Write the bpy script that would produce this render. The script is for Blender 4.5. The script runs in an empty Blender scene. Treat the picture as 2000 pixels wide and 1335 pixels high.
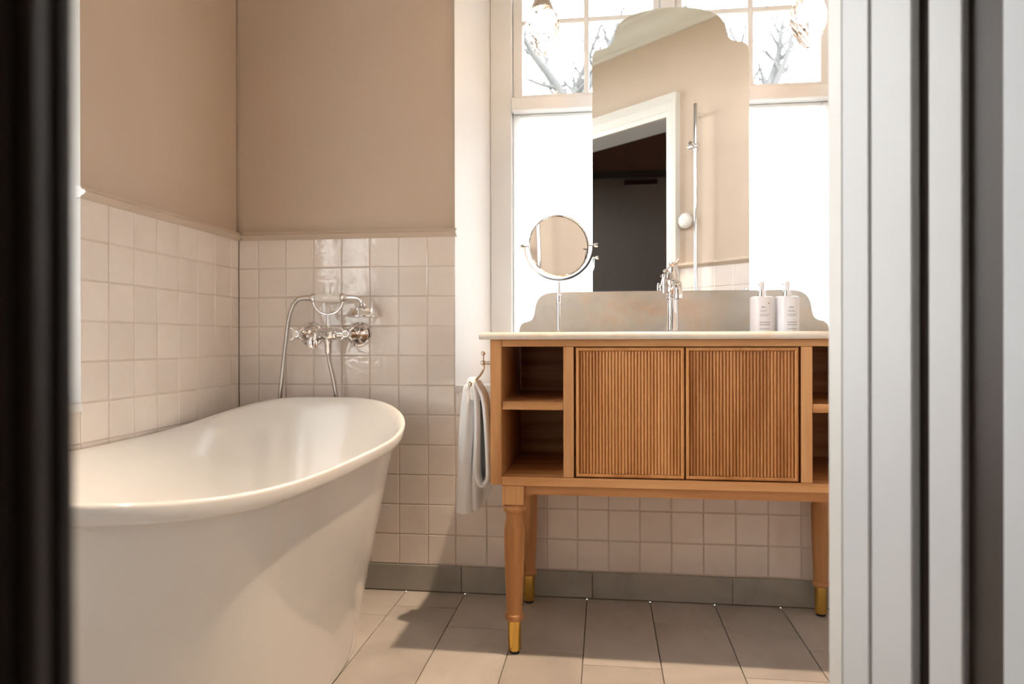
import bpy, bmesh, math, random
from mathutils import Matrix, Vector
random.seed(7)
PI = math.pi
scene = bpy.context.scene
col = scene.collection

# ---------------------------------------------------------------- camera
F_PX, YAW, ROLL, PITCH = 1392.0, -0.1294, -0.002, -0.0015
EYE = 0.8385
CAM = Vector((0, -2.3327, EYE))
fw = Vector((math.sin(YAW)*math.cos(PITCH), math.cos(YAW)*math.cos(PITCH), math.sin(PITCH)))
rt = Vector((math.cos(YAW), -math.sin(YAW), 0)); up = rt.cross(fw)
rt, up = rt*math.cos(ROLL)+up*math.sin(ROLL), up*math.cos(ROLL)-rt*math.sin(ROLL)
cd = bpy.data.cameras.new('camera'); cam = bpy.data.objects.new('camera', cd); col.objects.link(cam)
cam.matrix_world = Matrix(((rt.x, up.x, -fw.x, CAM.x), (rt.y, up.y, -fw.y, CAM.y), (rt.z, up.z, -fw.z, CAM.z), (0, 0, 0, 1)))
cd.sensor_width = 36; cd.lens = F_PX/2000*36; cd.clip_start = 0.02; cd.clip_end = 300
cd.dof.use_dof = True; cd.dof.focus_distance = 2.0; cd.dof.aperture_fstop = 3.6
scene.camera = cam

# ---------------------------------------------------------------- world, exposure
SKY = 21.0
w = bpy.data.worlds.new('overcast_sky'); scene.world = w; w.use_nodes = True
bg = w.node_tree.nodes['Background']; bg.inputs[0].default_value = (0.955, 0.975, 1.0, 1); bg.inputs[1].default_value = SKY
scene.view_settings.view_transform = 'Standard'; scene.view_settings.look = 'None'
scene.view_settings.gamma = 1; scene.view_settings.use_curve_mapping = False
scene.view_settings.exposure = 0.2
SPOT_W, BULB_E = 190.0, 260.0

def portal(name, loc, rot, sx, sz):
    l = bpy.data.lights.new(name, 'AREA'); l.shape = 'RECTANGLE'; l.size = sx; l.size_y = sz; l.cycles.is_portal = True
    o = bpy.data.objects.new(name, l); col.objects.link(o); o.location = loc; o.rotation_euler = rot
portal('window_portal', (0.22, 0.33, 1.5), (-PI/2, 0, 0), 1.25, 1.6)
portal('window_left_offscreen', (-1.59, -1.45, 1.5), (0, -PI/2, 0), 1.6, 1.25)

# ---------------------------------------------------------------- materials
def mat(name, color, rough=0.5, metal=0.0, spec=0.5, coat=0.0):
    m = bpy.data.materials.new(name); m.use_nodes = True
    b = m.node_tree.nodes['Principled BSDF']
    b.inputs['Base Color'].default_value = (*color, 1); b.inputs['Roughness'].default_value = rough
    b.inputs['Metallic'].default_value = metal; b.inputs['Specular IOR Level'].default_value = spec
    b.inputs['Coat Weight'].default_value = coat; b.inputs['Coat Roughness'].default_value = 0.05
    return m
def nd(m, t, **kw):
    n = m.node_tree.nodes.new(t)
    for k, v in kw.items(): setattr(n, k, v)
    return n
def lk(m, a, b): m.node_tree.links.new(a, b)
def bsdf(m): return m.node_tree.nodes['Principled BSDF']
def coords(m, scale=(1, 1, 1), rnd=True):
    tc = nd(m, 'ShaderNodeTexCoord'); mp = nd(m, 'ShaderNodeMapping'); mp.inputs['Scale'].default_value = scale
    if rnd:
        oi = nd(m, 'ShaderNodeObjectInfo'); mu = nd(m, 'ShaderNodeMath', operation='MULTIPLY'); mu.inputs[1].default_value = 57.0
        lk(m, oi.outputs['Random'], mu.inputs[0]); ad = nd(m, 'ShaderNodeVectorMath', operation='ADD')
        lk(m, tc.outputs['Object'], ad.inputs[0]); lk(m, mu.outputs[0], ad.inputs[1]); lk(m, ad.outputs[0], mp.inputs['Vector'])
    else: lk(m, tc.outputs['Object'], mp.inputs['Vector'])
    return mp.outputs[0]
def noise(m, vec, scale, detail=4, rough=0.55, dist=0.0):
    n = nd(m, 'ShaderNodeTexNoise'); n.inputs['Scale'].default_value = scale; n.inputs['Detail'].default_value = detail
    n.inputs['Roughness'].default_value = rough; n.inputs['Distortion'].default_value = dist
    lk(m, vec, n.inputs['Vector']); return n.outputs['Fac']
def ramp(m, fac, stops):
    r = nd(m, 'ShaderNodeValToRGB'); e = r.color_ramp.elements
    while len(e) < len(stops): e.new(0.5)
    for el, (p, c) in zip(e, stops): el.position = p; el.color = (*c, 1)
    lk(m, fac, r.inputs[0]); return r.outputs[0]
def bump(m, fac, strength, dist):
    b = nd(m, 'ShaderNodeBump'); b.inputs['Strength'].default_value = strength; b.inputs['Distance'].default_value = dist
    lk(m, fac, b.inputs['Height']); lk(m, b.outputs[0], bsdf(m).inputs['Normal'])
def vary(m, colr, lo=0.93, hi=1.05):
    """per-piece brightness difference"""
    oi = nd(m, 'ShaderNodeObjectInfo'); mr = nd(m, 'ShaderNodeMapRange'); mr.inputs[3].default_value = lo; mr.inputs[4].default_value = hi
    lk(m, oi.outputs['Random'], mr.inputs[0]); mx = nd(m, 'ShaderNodeVectorMath', operation='SCALE')
    lk(m, colr, mx.inputs[0]); lk(m, mr.outputs[0], mx.inputs['Scale']); return mx.outputs[0]

def m_paint(name, c, rough=0.6):
    m = mat(name, c, rough); v = coords(m, rnd=False); f = noise(m, v, 2.2, 3)
    lk(m, ramp(m, f, [(0.3, tuple(x*0.975 for x in c)), (0.7, tuple(min(1, x*1.02) for x in c))]), bsdf(m).inputs['Base Color'])
    bump(m, noise(m, v, 220, 2), 0.05, 0.001); return m
def m_tile():
    c = (0.80, 0.735, 0.69); m = mat('glazed_tile', c, 0.03, spec=1.0); v = coords(m)
    f = noise(m, v, 9, 3); cc = ramp(m, f, [(0.3, (0.81, 0.725, 0.665)), (0.7, (0.86, 0.785, 0.735))])
    lk(m, vary(m, cc, 0.955, 1.03), bsdf(m).inputs['Base Color'])
    bump(m, noise(m, v, 34, 1.5, 0.45, 0.8), 0.62, 0.0011); return m
def m_stone(name, a, b, c, rough=0.35):
    m = mat(name, a, rough); v = coords(m)
    f = noise(m, v, 3.5, 7, 0.62, 1.2); cc = ramp(m, f, [(0.25, a), (0.5, b), (0.78, c)])
    lk(m, vary(m, cc, 0.92, 1.06), bsdf(m).inputs['Base Color'])
    r = nd(m, 'ShaderNodeMapRange'); r.inputs[3].default_value = rough-0.08; r.inputs[4].default_value = rough+0.12
    lk(m, noise(m, v, 14, 3), r.inputs[0]); lk(m, r.outputs[0], bsdf(m).inputs['Roughness'])
    bump(m, noise(m, v, 40, 4), 0.12, 0.002); return m
def m_wood(name, axis, tones, rough=0.42):
    sc = [34, 34, 34]; sc[axis] = 2.2
    m = mat(name, tones[1], rough, spec=0.4); v = coords(m, tuple(sc))
    f = noise(m, v, 1.0, 6, 0.6, 0.9)
    sc2 = [7, 7, 7]; sc2[axis] = 0.8
    tc = coords(m, tuple(sc2)); wv = nd(m, 'ShaderNodeTexWave'); wv.wave_type = 'RINGS'; wv.inputs['Scale'].default_value = 1.1
    wv.inputs['Distortion'].default_value = 5.5; wv.inputs['Detail'].default_value = 3; lk(m, tc, wv.inputs['Vector'])
    mx = nd(m, 'ShaderNodeMath', operation='MULTIPLY_ADD'); lk(m, wv.outputs['Fac'], mx.inputs[0]); mx.inputs[1].default_value = 0.28
    sb = nd(m, 'ShaderNodeMath', operation='SUBTRACT'); lk(m, f, sb.inputs[0]); sb.inputs[1].default_value = 0.12; lk(m, sb.outputs[0], mx.inputs[2])
    cc = ramp(m, mx.outputs[0], [(0.28, tones[0]), (0.5, tones[1]), (0.75, tones[2])])
    lk(m, vary(m, cc, 0.92, 1.05), bsdf(m).inputs['Base Color']); bump(m, f, 0.12, 0.001); return m
def m_marble(name, base, vein, grey, rough=0.2):
    m = mat(name, base, rough); v = coords(m, (1, 1, 1.4), rnd=False)
    f = noise(m, v, 3.2, 8, 0.6, 2.2); g = noise(m, v, 7, 6, 0.6, 1.0)
    a = ramp(m, f, [(0.36, grey), (0.52, base), (0.66, vein)]); b = ramp(m, g, [(0.3, (0.86, 0.86, 0.85)), (0.7, (1.05, 1.03, 1.0))])
    mx = nd(m, 'ShaderNodeVectorMath', operation='MULTIPLY'); lk(m, a, mx.inputs[0]); lk(m, b, mx.inputs[1])
    lk(m, mx.outputs[0], bsdf(m).inputs['Base Color']); return m
def m_thin_glass(name, tint=(0.97, 0.98, 0.98), diff=0.0, ior=1.45, rough=0.0):
    m = bpy.data.materials.new(name); m.use_nodes = True; nt = m.node_tree; nt.nodes.clear()
    out = nd(m, 'ShaderNodeOutputMaterial'); t = nd(m, 'ShaderNodeBsdfTransparent'); t.inputs[0].default_value = (*tint, 1)
    g = nd(m, 'ShaderNodeBsdfGlossy'); g.inputs['Roughness'].default_value = rough
    fr = nd(m, 'ShaderNodeFresnel'); fr.inputs['IOR'].default_value = ior
    mx = nd(m, 'ShaderNodeMixShader'); lk(m, fr.outputs[0], mx.inputs[0]); lk(m, t.outputs[0], mx.inputs[1]); lk(m, g.outputs[0], mx.inputs[2])
    last = mx
    if diff:
        d = nd(m, 'ShaderNodeBsdfTranslucent'); d.inputs[0].default_value = (0.95, 0.93, 0.9, 1)
        m2 = nd(m, 'ShaderNodeMixShader'); m2.inputs[0].default_value = diff; lk(m, last.outputs[0], m2.inputs[1]); lk(m, d.outputs[0], m2.inputs[2]); last = m2
    lk(m, last.outputs[0], out.inputs[0]); return m
def m_crystal():
    m = bpy.data.materials.new('cut_crystal'); m.use_nodes = True; m.node_tree.nodes.clear()
    out = nd(m, 'ShaderNodeOutputMaterial'); t = nd(m, 'ShaderNodeBsdfTransparent'); t.inputs[0].default_value = (0.93, 0.90, 0.88, 1)
    g = nd(m, 'ShaderNodeBsdfGlass'); g.inputs['IOR'].default_value = 1.5; g.inputs['Roughness'].default_value = 0.02; g.inputs[0].default_value = (0.96, 0.93, 0.91, 1)
    mx = nd(m, 'ShaderNodeMixShader'); mx.inputs[0].default_value = 0.85; lk(m, t.outputs[0], mx.inputs[1]); lk(m, g.outputs[0], mx.inputs[2]); lk(m, mx.outputs[0], out.inputs[0]); return m
def m_sheer():
    m = bpy.data.materials.new('sheer_cloth'); m.use_nodes = True; nt = m.node_tree; nt.nodes.clear()
    out = nd(m, 'ShaderNodeOutputMaterial'); t = nd(m, 'ShaderNodeBsdfTransparent')
    tr = nd(m, 'ShaderNodeBsdfTranslucent'); tr.inputs[0].default_value = (0.95, 0.95, 0.96, 1)
    df = nd(m, 'ShaderNodeBsdfDiffuse'); df.inputs[0].default_value = (0.9, 0.9, 0.91, 1)
    a = nd(m, 'ShaderNodeMixShader'); a.inputs[0].default_value = 0.3; lk(m, tr.outputs[0], a.inputs[1]); lk(m, df.outputs[0], a.inputs[2])
    b = nd(m, 'ShaderNodeMixShader'); b.inputs[0].default_value = 0.7; lk(m, t.outputs[0], b.inputs[1]); lk(m, a.outputs[0], b.inputs[2])
    lk(m, b.outputs[0], out.inputs[0]); return m
def m_emit(name, c, s):
    m = mat(name, c, 0.4); bsdf(m).inputs['Emission Color'].default_value = (*c, 1); bsdf(m).inputs['Emission Strength'].default_value = s; return m
def m_towel():
    m = mat('terry_cloth', (0.88, 0.875, 0.88), 0.95, spec=0.1); v = coords(m, rnd=False)
    bump(m, noise(m, v, 420, 2), 0.6, 0.002); return m

PAINT = m_paint('beige_wall_paint', (0.565, 0.445, 0.345))
RAILP = m_paint('beige_rail_paint', (0.61, 0.50, 0.40), 0.45)
CEIL = m_paint('ceiling_paint', (0.60, 0.54, 0.47))
CROWN = m_paint('cream_trim_paint', (0.68, 0.64, 0.58), 0.4)
WHITE = m_paint('white_gloss_paint', (0.82, 0.81, 0.80), 0.35)
CASING = m_paint('cream_door_paint', (0.68, 0.64, 0.58), 0.35)
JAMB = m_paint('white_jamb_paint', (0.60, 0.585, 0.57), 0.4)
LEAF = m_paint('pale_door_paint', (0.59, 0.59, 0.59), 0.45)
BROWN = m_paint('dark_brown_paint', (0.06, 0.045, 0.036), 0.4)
HALLP = m_paint('red_brown_hall_paint', (0.20, 0.095, 0.06), 0.6)
HALLD = m_paint('taupe_hall_door_paint', (0.24, 0.185, 0.15), 0.5)
SEAL = mat('brown_rubber_seal', (0.022, 0.011, 0.007), 0.6)
TILE = m_tile()
GROUT = mat('beige_grout', (0.74, 0.655, 0.58), 0.85)
FGROUT = mat('grey_floor_grout', (0.16, 0.14, 0.12), 0.9)
FLOORT = m_stone('floor_stone', (0.39, 0.36, 0.33), (0.48, 0.445, 0.41), (0.57, 0.53, 0.49), 0.32)
SKIRT = m_stone('grey_slate', (0.29, 0.28, 0.25), (0.37, 0.355, 0.32), (0.45, 0.43, 0.39), 0.4)
OAK = ((0.42, 0.185, 0.064), (0.54, 0.262, 0.10), (0.63, 0.335, 0.145))
WOODX = m_wood('oak_grain_across', 0, OAK); WOODZ = m_wood('oak_grain_upright', 2, OAK); WOODY = m_wood('oak_grain_deep', 1, OAK)
WOODD = m_wood('oak_reeded', 2, ((0.42, 0.17, 0.05), (0.56, 0.255, 0.088), (0.66, 0.33, 0.125)), 0.34)
MARBLE = m_marble('grey_beige_marble', (0.66, 0.615, 0.56), (0.68, 0.55, 0.43), (0.62, 0.62, 0.59))
MARBLET = m_marble('pale_marble', (0.74, 0.67, 0.59), (0.72, 0.60, 0.48), (0.70, 0.68, 0.64))
ENAMEL = mat('white_acrylic', (0.84, 0.83, 0.81), 0.12, spec=0.5, coat=0.5)
CHROME = mat('polished_chrome', (0.82, 0.82, 0.84), 0.07, 1.0)
NICKEL = mat('polished_nickel', (0.72, 0.66, 0.60), 0.16, 1.0)
STEELH = mat('steel_hose', (0.62, 0.62, 0.63), 0.25, 1.0)
BRASS = mat('brass', (0.80, 0.50, 0.12), 0.22, 1.0)
BLACK = mat('black_rubber', (0.02, 0.02, 0.02), 0.6)
PORC = mat('white_porcelain', (0.85, 0.83, 0.78), 0.12)
MIRROR = mat('silver_mirror', (0.83, 0.84, 0.83), 0.0, 1.0)
GLASS = m_thin_glass('window_glass')
CRYSTAL = m_crystal()
SHEER = m_sheer()
TOWEL = m_towel()
PLAST = mat('white_plastic', (0.88, 0.88, 0.92), 0.3)
PRINT = mat('grey_print', (0.30, 0.30, 0.33), 0.6)
BULB = m_emit('lit_bulb', (1.0, 0.66, 0.38), BULB_E)
DISC = m_emit('lit_lens', (1.0, 0.72, 0.45), 12)
BARK = mat('bark', (0.04, 0.04, 0.04), 0.9)
GRASS = m_stone('winter_ground', (0.12, 0.12, 0.08), (0.17, 0.165, 0.11), (0.24, 0.23, 0.18), 0.9)

# ---------------------------------------------------------------- mesh helpers
def mesh_obj(name, bm, material, parent=None, smooth=None):
    me = bpy.data.meshes.new(name); bmesh.ops.recalc_face_normals(bm, faces=bm.faces[:]); bm.to_mesh(me); bm.free()
    return link_mesh(name, me, material, parent, smooth)
def link_mesh(name, me, material, parent=None, smooth=None):
    if material and not me.materials: me.materials.append(material)
    if smooth is not None:
        me.polygons.foreach_set('use_smooth', [True]*len(me.polygons))
        if smooth < 180: me.set_sharp_from_angle(angle=math.radians(smooth))
    o = bpy.data.objects.new(name, me); col.objects.link(o)
    if parent: o.parent = parent
    return o
def empty(name, loc=(0, 0, 0), rz=0):
    o = bpy.data.objects.new(name, None); col.objects.link(o); o.location = loc; o.rotation_euler = (0, 0, rz); o.empty_display_size = 0.1; return o
def tag(o, label, cat, group=None, kind=None):
    o['label'] = label
    if cat: o['category'] = cat
    if group: o['group'] = group
    if kind: o['kind'] = kind
    return o
def struct(o, label):
    o['label'] = label; o['kind'] = 'structure'; return o
def add_box(bm, x0, x1, y0, y1, z0, z1, bev=0.0):
    b2 = bmesh.new()
    vs = [b2.verts.new((x, y, z)) for x in (x0, x1) for y in (y0, y1) for z in (z0, z1)]
    for f in ((0, 1, 3, 2), (4, 6, 7, 5), (0, 4, 5, 1), (2, 3, 7, 6), (0, 2, 6, 4), (1, 5, 7, 3)): b2.faces.new([vs[i] for i in f])
    bmesh.ops.recalc_face_normals(b2, faces=b2.faces[:])
    if bev: bmesh.ops.bevel(b2, geom=b2.edges[:], offset=bev, segments=1, affect='EDGES', profile=0.5)
    merge(bm, b2)
def merge(bm, b2, M=None):
    if M is not None: bmesh.ops.transform(b2, matrix=M, verts=b2.verts[:])
    mp = {v: bm.verts.new(v.co) for v in b2.verts}
    for f in b2.faces:
        try: bm.faces.new([mp[v] for v in f.verts])
        except ValueError: pass
    b2.free()
def box(name, x0, x1, y0, y1, z0, z1, material, parent=None, bev=0.0):
    bm = bmesh.new(); add_box(bm, x0, x1, y0, y1, z0, z1, bev); return mesh_obj(name, bm, material, parent)
def add_lathe(bm, prof, n=32, M=None):
    """prof: (radius, height) list around z"""
    rings = []
    for r, z in prof:
        if r < 1e-6: rings.append([(0, 0, z)])
        else: rings.append([(r*math.cos(2*PI*i/n), r*math.sin(2*PI*i/n), z) for i in range(n)])
    add_rings(bm, rings, M)
def add_rings(bm, rings, M=None, cap=False):
    vs = [[bm.verts.new(M @ Vector(p) if M is not None else p) for p in r] for r in rings]
    for a, b in zip(vs, vs[1:]):
        n = max(len(a), len(b))
        if len(a) == 1 and len(b) == 1: continue
        for i in range(n):
            j = (i+1) % n
            if len(a) == 1: bm.faces.new((a[0], b[j], b[i]))
            elif len(b) == 1: bm.faces.new((a[i], a[j], b[0]))
            else: bm.faces.new((a[i], a[j], b[j], b[i]))
    if cap:
        for r in (vs[0], vs[-1]):
            if len(r) > 2: bm.faces.new(r)
def catmull(pts, n=8):
    pts = [Vector(p) for p in pts]; out = []
    P = [pts[0]*2-pts[1]]+pts+[pts[-1]*2-pts[-2]]
    for i in range(1, len(P)-2):
        for k in range(n):
            t = k/n; a, b, c, d = P[i-1:i+3]
            out.append(0.5*((2*b)+(c-a)*t+(2*a-5*b+4*c-d)*t*t+(3*b-a-3*c+d)*t**3))
    out.append(pts[-1]); return out
def add_tube(bm, pts, r, n=12, cap=True, M=None):
    pts = [Vector(p) for p in pts]; rs = r if isinstance(r, (list, tuple)) else [r]*len(pts)
    rings = []; u = None
    for i, p in enumerate(pts):
        t = (pts[min(i+1, len(pts)-1)]-pts[max(i-1, 0)]).normalized()
        if u is None: u = t.orthogonal().normalized()
        u = (u-t*u.dot(t)).normalized(); v = t.cross(u)
        rings.append([p+(u*math.cos(2*PI*k/n)+v*math.sin(2*PI*k/n))*rs[i] for k in range(n)])
    add_rings(bm, rings, M, cap)
def add_prism(bm, pts, h0, h1, axis='y'):
    """extrude a closed 2-D outline; axis y: pts are (x, z); axis z: (x, y); axis x: (y, z)"""
    def mk(a, b, h): return {'y': (a, h, b), 'z': (a, b, h), 'x': (h, a, b)}[axis]
    A = [bm.verts.new(mk(a, b, h0)) for a, b in pts]; B = [bm.verts.new(mk(a, b, h1)) for a, b in pts]
    bm.faces.new(A); bm.faces.new(B[::-1]); n = len(pts)
    for i in range(n): bm.faces.new((A[i], B[i], B[(i+1) % n], A[(i+1) % n]))
def lathe(name, prof, material, parent=None, M=None, n=32, smooth=35):
    bm = bmesh.new(); add_lathe(bm, prof, n, M); return mesh_obj(name, bm, material, parent, smooth)
def tube(name, pts, r, material, parent=None, n=12, M=None):
    bm = bmesh.new(); add_tube(bm, pts, r, n, True, M); return mesh_obj(name, bm, material, parent, 50)
def sphere_prof(r, z0=0, k=10): return [(max(0, r*math.sin(PI*i/k)) if 0 < i < k else 0, z0-r*math.cos(PI*i/k)) for i in range(k+1)]
def T(x, y, z): return Matrix.Translation((x, y, z))
def RX(a): return Matrix.Rotation(a, 4, 'X')
def RY(a): return Matrix.Rotation(a, 4, 'Y')
def RZ(a): return Matrix.Rotation(a, 4, 'Z')

# ---------------------------------------------------------------- room dimensions
XL, XR, ZC = -1.26, 1.25, 2.50          # left wall, right wall, ceiling
AX, AY, ANG = 0.31, -1.32, math.radians(42.6)   # right jamb of the doorway, direction of the slanting door wall
DW, WT = 0.892, 0.20                     # clear door width, wall thickness
ZT = [EYE+0.35128-0.1*j for j in range(12)]      # horizontal tile joints, top to bottom
Z0, Z5, ZB = ZT[0], ZT[5], ZT[11]
NX0, NX1 = -0.495, 0.935                 # back window niche
NY0, NY1 = -0.7535, -2.1835                # left window niche
ZN = 2.30

# ---------------------------------------------------------------- tiles
_tile_cache = {}
def tile_mesh(wd, ht):
    k = (round(wd, 3), round(ht, 3))
    if k not in _tile_cache:
        bm = bmesh.new(); g = 0.0011; t = 0.006
        x, z = wd/2-g, ht/2-g; c = 0.0022
        lo = [(-x, 0, -z), (x, 0, -z), (x, 0, z), (-x, 0, z)]
        mid = [(p[0], -t+0.0018, p[2]) for p in lo]; hi = [(math.copysign(abs(p[0])-c, p[0]), -t, math.copysign(abs(p[2])-c, p[2])) for p in lo]
        add_rings(bm, [lo, mid, hi]); bm.verts.ensure_lookup_table(); bm.faces.new(bm.verts[8:12])
        me = bpy.data.meshes.new('tile'); bmesh.ops.recalc_face_normals(bm, faces=bm.faces[:]); bm.to_mesh(me); bm.free(); me.materials.append(TILE)
        _tile_cache[k] = me
    return _tile_cache[k]
def tile_field(parent, xs, zs, skip=None, y=0.006):
    """tiles in the parent's local frame: face the local -y side, fronts at y-0.006"""
    for a, b in zip(xs, xs[1:]):
        for t, bt in zip(zs, zs[1:]):
            if b-a < 0.012 or (skip and skip((a+b)/2, (t+bt)/2)): continue
            o = bpy.data.objects.new('tile', tile_mesh(b-a, t-bt)); col.objects.link(o); o.parent = parent
            o.location = ((a+b)/2, y, (t+bt)/2)
            o.rotation_euler = (random.uniform(-1, 1)*0.006, 0, random.uniform(-1, 1)*0.006)

# wall_back: the plaster behind, grout bed, tiles
def wall_back():
    bm = bmesh.new()
    add_box(bm, XL-0.4, NX0, 0.008, 0.36, 0, ZC); add_box(bm, NX1, XR+0.2, 0.008, 0.36, 0, ZC)
    add_box(bm, NX0, NX1, 0.008, 0.36, 0, Z5-0.02); add_box(bm, NX0, NX1, 0.008, 0.36, ZN, ZC)
    o = struct(mesh_obj('wall_back', bm, PAINT), 'beige window wall with square glazed tiles below the rail')
    bm = bmesh.new(); add_box(bm, XL, NX0, 0.003, 0.008, 0, Z0+0.004); add_box(bm, NX0, NX1, 0.003, 0.008, 0, Z5); add_box(bm, NX1, XR, 0.003, 0.008, 0, Z0+0.004)
    mesh_obj('grout_bed', bm, GROUT, o)
    xs = [XL]+[-1.1889+0.1*i for i in range(0, 7)]+[NX0]
    tile_field(o, xs, ZT); tile_field(o, [NX0]+[-0.389+0.1*i for i in range(0, 14)]+[NX1], ZT[5:])
    tile_field(o, [NX1, 1.011, 1.111, 1.211, XR], ZT)
wall_back()
def wall_left():
    # local frame: x runs from the window wall towards the door (world -y), local -y faces the room
    o = empty('wall_left', (XL, 0, 0), -PI/2); struct(o, 'beige side wall above white glazed tiles beside the bathtub')
    o.rotation_euler = (0, 0, PI/2)      # local x -> +y, local y -> -x, local -y -> +x (room)
    bm = bmesh.new(); L = -2.80
    add_box(bm, NY0, 0, 0.008, 0.36, 0, ZC); add_box(bm, L, NY1, 0.008, 0.36, 0, ZC)
    add_box(bm, NY1, NY0, 0.008, 0.36, 0, Z5-0.02); add_box(bm, NY1, NY0, 0.008, 0.36, ZN, ZC)
    mesh_obj('plaster', bm, PAINT, o)
    bm = bmesh.new(); add_box(bm, NY0, 0, 0.003, 0.008, 0, Z0+0.004); add_box(bm, NY1, NY0, 0.003, 0.008, 0, Z5); add_box(bm, L, NY1, 0.003, 0.008, 0, Z0+0.004)
    mesh_obj('grout_bed', bm, GROUT, o)
    tile_field(o, [NY0+0.1*i for i in range(0, 8)]+[0], ZT)
    tile_field(o, [NY1]+[NY0-0.1*i for i in range(14, -1, -1)], ZT[5:])
    tile_field(o, [NY1-0.1*i for i in range(6, -1, -1)], ZT)
wall_left()
def wall_right():
    o = empty('wall_right', (XR, 0, 0), -PI/2); struct(o, 'short beige tiled wall beyond the vanity end')   # local x -> -y, local -y -> -x
    bm = bmesh.new(); add_box(bm, 0, 0.62, 0.008, 0.2, 0, ZC); mesh_obj('plaster', bm, PAINT, o)
    box('grout_bed', 0, 0.45, 0.003, 0.008, 0, Z0+0.004, GROUT, o); tile_field(o, [0, 0.1, 0.2, 0.3, 0.4, 0.45], ZT)
wall_right()
SE, SS = 1.277, -2.13
def wall_front():
    # local x along the wall (to the right), local +y into the room, local -y into the hall
    o = empty('wall_front', (AX, AY, 0), ANG); struct(o, 'slanting cream wall with the doorway, seen in the big mirror')
    bm = bmesh.new(); y = -0.008
    add_box(bm, 0.03, SE+0.2, -WT, y, 0, ZC); add_box(bm, SS, -DW-0.03, -WT, y, 0, ZC); add_box(bm, -DW-0.03, 0.03, -WT, y, 1.97, ZC)
    mesh_obj('plaster', bm, PAINT, o)
    bm = bmesh.new(); add_box(bm, 0.05, SE, -WT-0.006, -WT, 0, ZC); add_box(bm, SS, -DW-0.03, -WT-0.006, -WT, 0, ZC); add_box(bm, -DW-0.03, 0.05, -WT-0.006, -WT, 1.97, ZC)
    mesh_obj('hall_plaster', bm, HALLP, o)
    bm = bmesh.new(); add_box(bm, 0.07, SE, -0.008, -0.003, 0, Z0+0.004); add_box(bm, SS, -DW-0.07, -0.008, -0.003, 0, Z0+0.004); mesh_obj('grout_bed', bm, GROUT, o)
    f = empty('tile_field', (0, 0, 0), PI); f.parent = o    # tiles turned to face the room
    tile_field(f, [-SE]+[-0.07-0.1*i for i in range(12, -1, -1)], ZT); tile_field(f, [DW+0.07+0.1*i for i in range(0, 12)], ZT)
    return o
WF = wall_front()
for ch in [c for c in col.objects if c.parent and c.parent.name.startswith('tile_field')]:   # bake the half turn, so a tile is a direct child
    ch.parent = WF; x, y, z = ch.location; ch.location = (-x, -y, z); ch.rotation_euler.z += PI
bpy.data.objects.remove(bpy.data.objects['tile_field'])

# ---------------------------------------------------------------- floor, ceiling, skirting, rails
def floor():
    o = empty('floor'); struct(o, 'stone tiled bathroom floor')
    box('grout_bed', XL, XR+0.1, -2.8, 0.0, -0.06, -0.004, FGROUT, o)
    cross = {-1: -0.138, 0: -0.281, 1: -0.42, 2: -0.479, 3: -0.178, 4: -0.501, 5: -0.321}
    cache = {}
    for c in range(-4, 9):
        xa, xb = -0.462+0.2017*c, -0.462+0.2017*(c+1)
        xa, xb = max(xa, XL), min(xb, XR)
        if xb-xa < 0.02: continue
        j = cross.get(c, -(0.13+(c*0.23) % 0.55)); ys = [0]
        y = j
        while y > -2.8: ys.append(y); y -= 0.6
        ys.append(-2.8)
        for a, b in zip(ys, ys[1:]):
            if a-b < 0.02: continue
            # stop at the slanting door wall
            cx, cy = (xa+xb)/2, (a+b)/2
            k = (round(xb-xa, 3), round(a-b, 3))
            if k not in cache:
                bm = bmesh.new(); g = 0.0014; add_box(bm, -k[0]/2+g, k[0]/2-g, -k[1]/2+g, k[1]/2-g, -0.012, 0, 0.0008)
                me = bpy.data.meshes.new('floor_tile'); bm.to_mesh(me); bm.free(); me.materials.append(FLOORT); cache[k] = me
            t = bpy.data.objects.new('floor_tile', cache[k]); col.objects.link(t); t.parent = o; t.location = (cx, cy, 0)
    return o
floor()
struct(box('floor_hall', -1.62, 1.72, -3.4, -0.2, -0.09, -0.062, mat('dark_hall_carpet', (0.05, 0.035, 0.03), 0.9)), 'dark hall floor behind the doorway')
struct(box('ceiling', XL-0.36, XR+0.47, -3.35, 0.36, ZC, ZC+0.05, CEIL), 'pale ceiling above the bathroom and hall')
def skirting(name, label, loc, rz, joints):
    o = empty(name, loc, rz); struct(o, label)
    for a, b in zip(joints, joints[1:]): box('slab', a+0.0012, b-0.0012, -0.007, 0.003, 0.004, ZB-0.002, SKIRT, o, 0.0008)
    box('gap_seal', joints[0], joints[-1], -0.005, 0.002, 0.0, 0.004, FGROUT, o)
skirting('baseboard_back', 'grey slate skirting slabs under the window wall tiles', (0, 0, 0), 0, [XL, -0.91, -0.474, -0.041, 0.40, 0.835, XR])
skirting('baseboard_left', 'grey slate skirting slabs behind the bathtub', (XL, 0, 0), PI/2, [-2.7, -2.2, -1.76, -1.32, -0.88, -0.44, 0.0])
RP = [(0.008, -0.003), (-0.003, -0.003), (-0.006, 0.002), (-0.014, 0.006), (-0.019, 0.0115), (-0.014, 0.017), (-0.007, 0.019), (-0.005, 0.025), (0.008, 0.027)]
def rail(name, label, loc, rz, x0, x1, cap0=False, cap1=False):
    o = empty(name, loc, rz); struct(o, label)
    bm = bmesh.new(); add_prism(bm, [(y, Z0+z) for y, z in RP], x0, x1, 'x'); mesh_obj('moulding', bm, RAILP, o, 40)
    for f, x in ((cap0, x0), (cap1, x1)):
        if f:
            bm = bmesh.new(); add_prism(bm, [(y-0.0008, Z0+z) for y, z in RP], x-0.0015, x+0.0015, 'x'); mesh_obj('painted_end', bm, WHITE, o)
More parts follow.
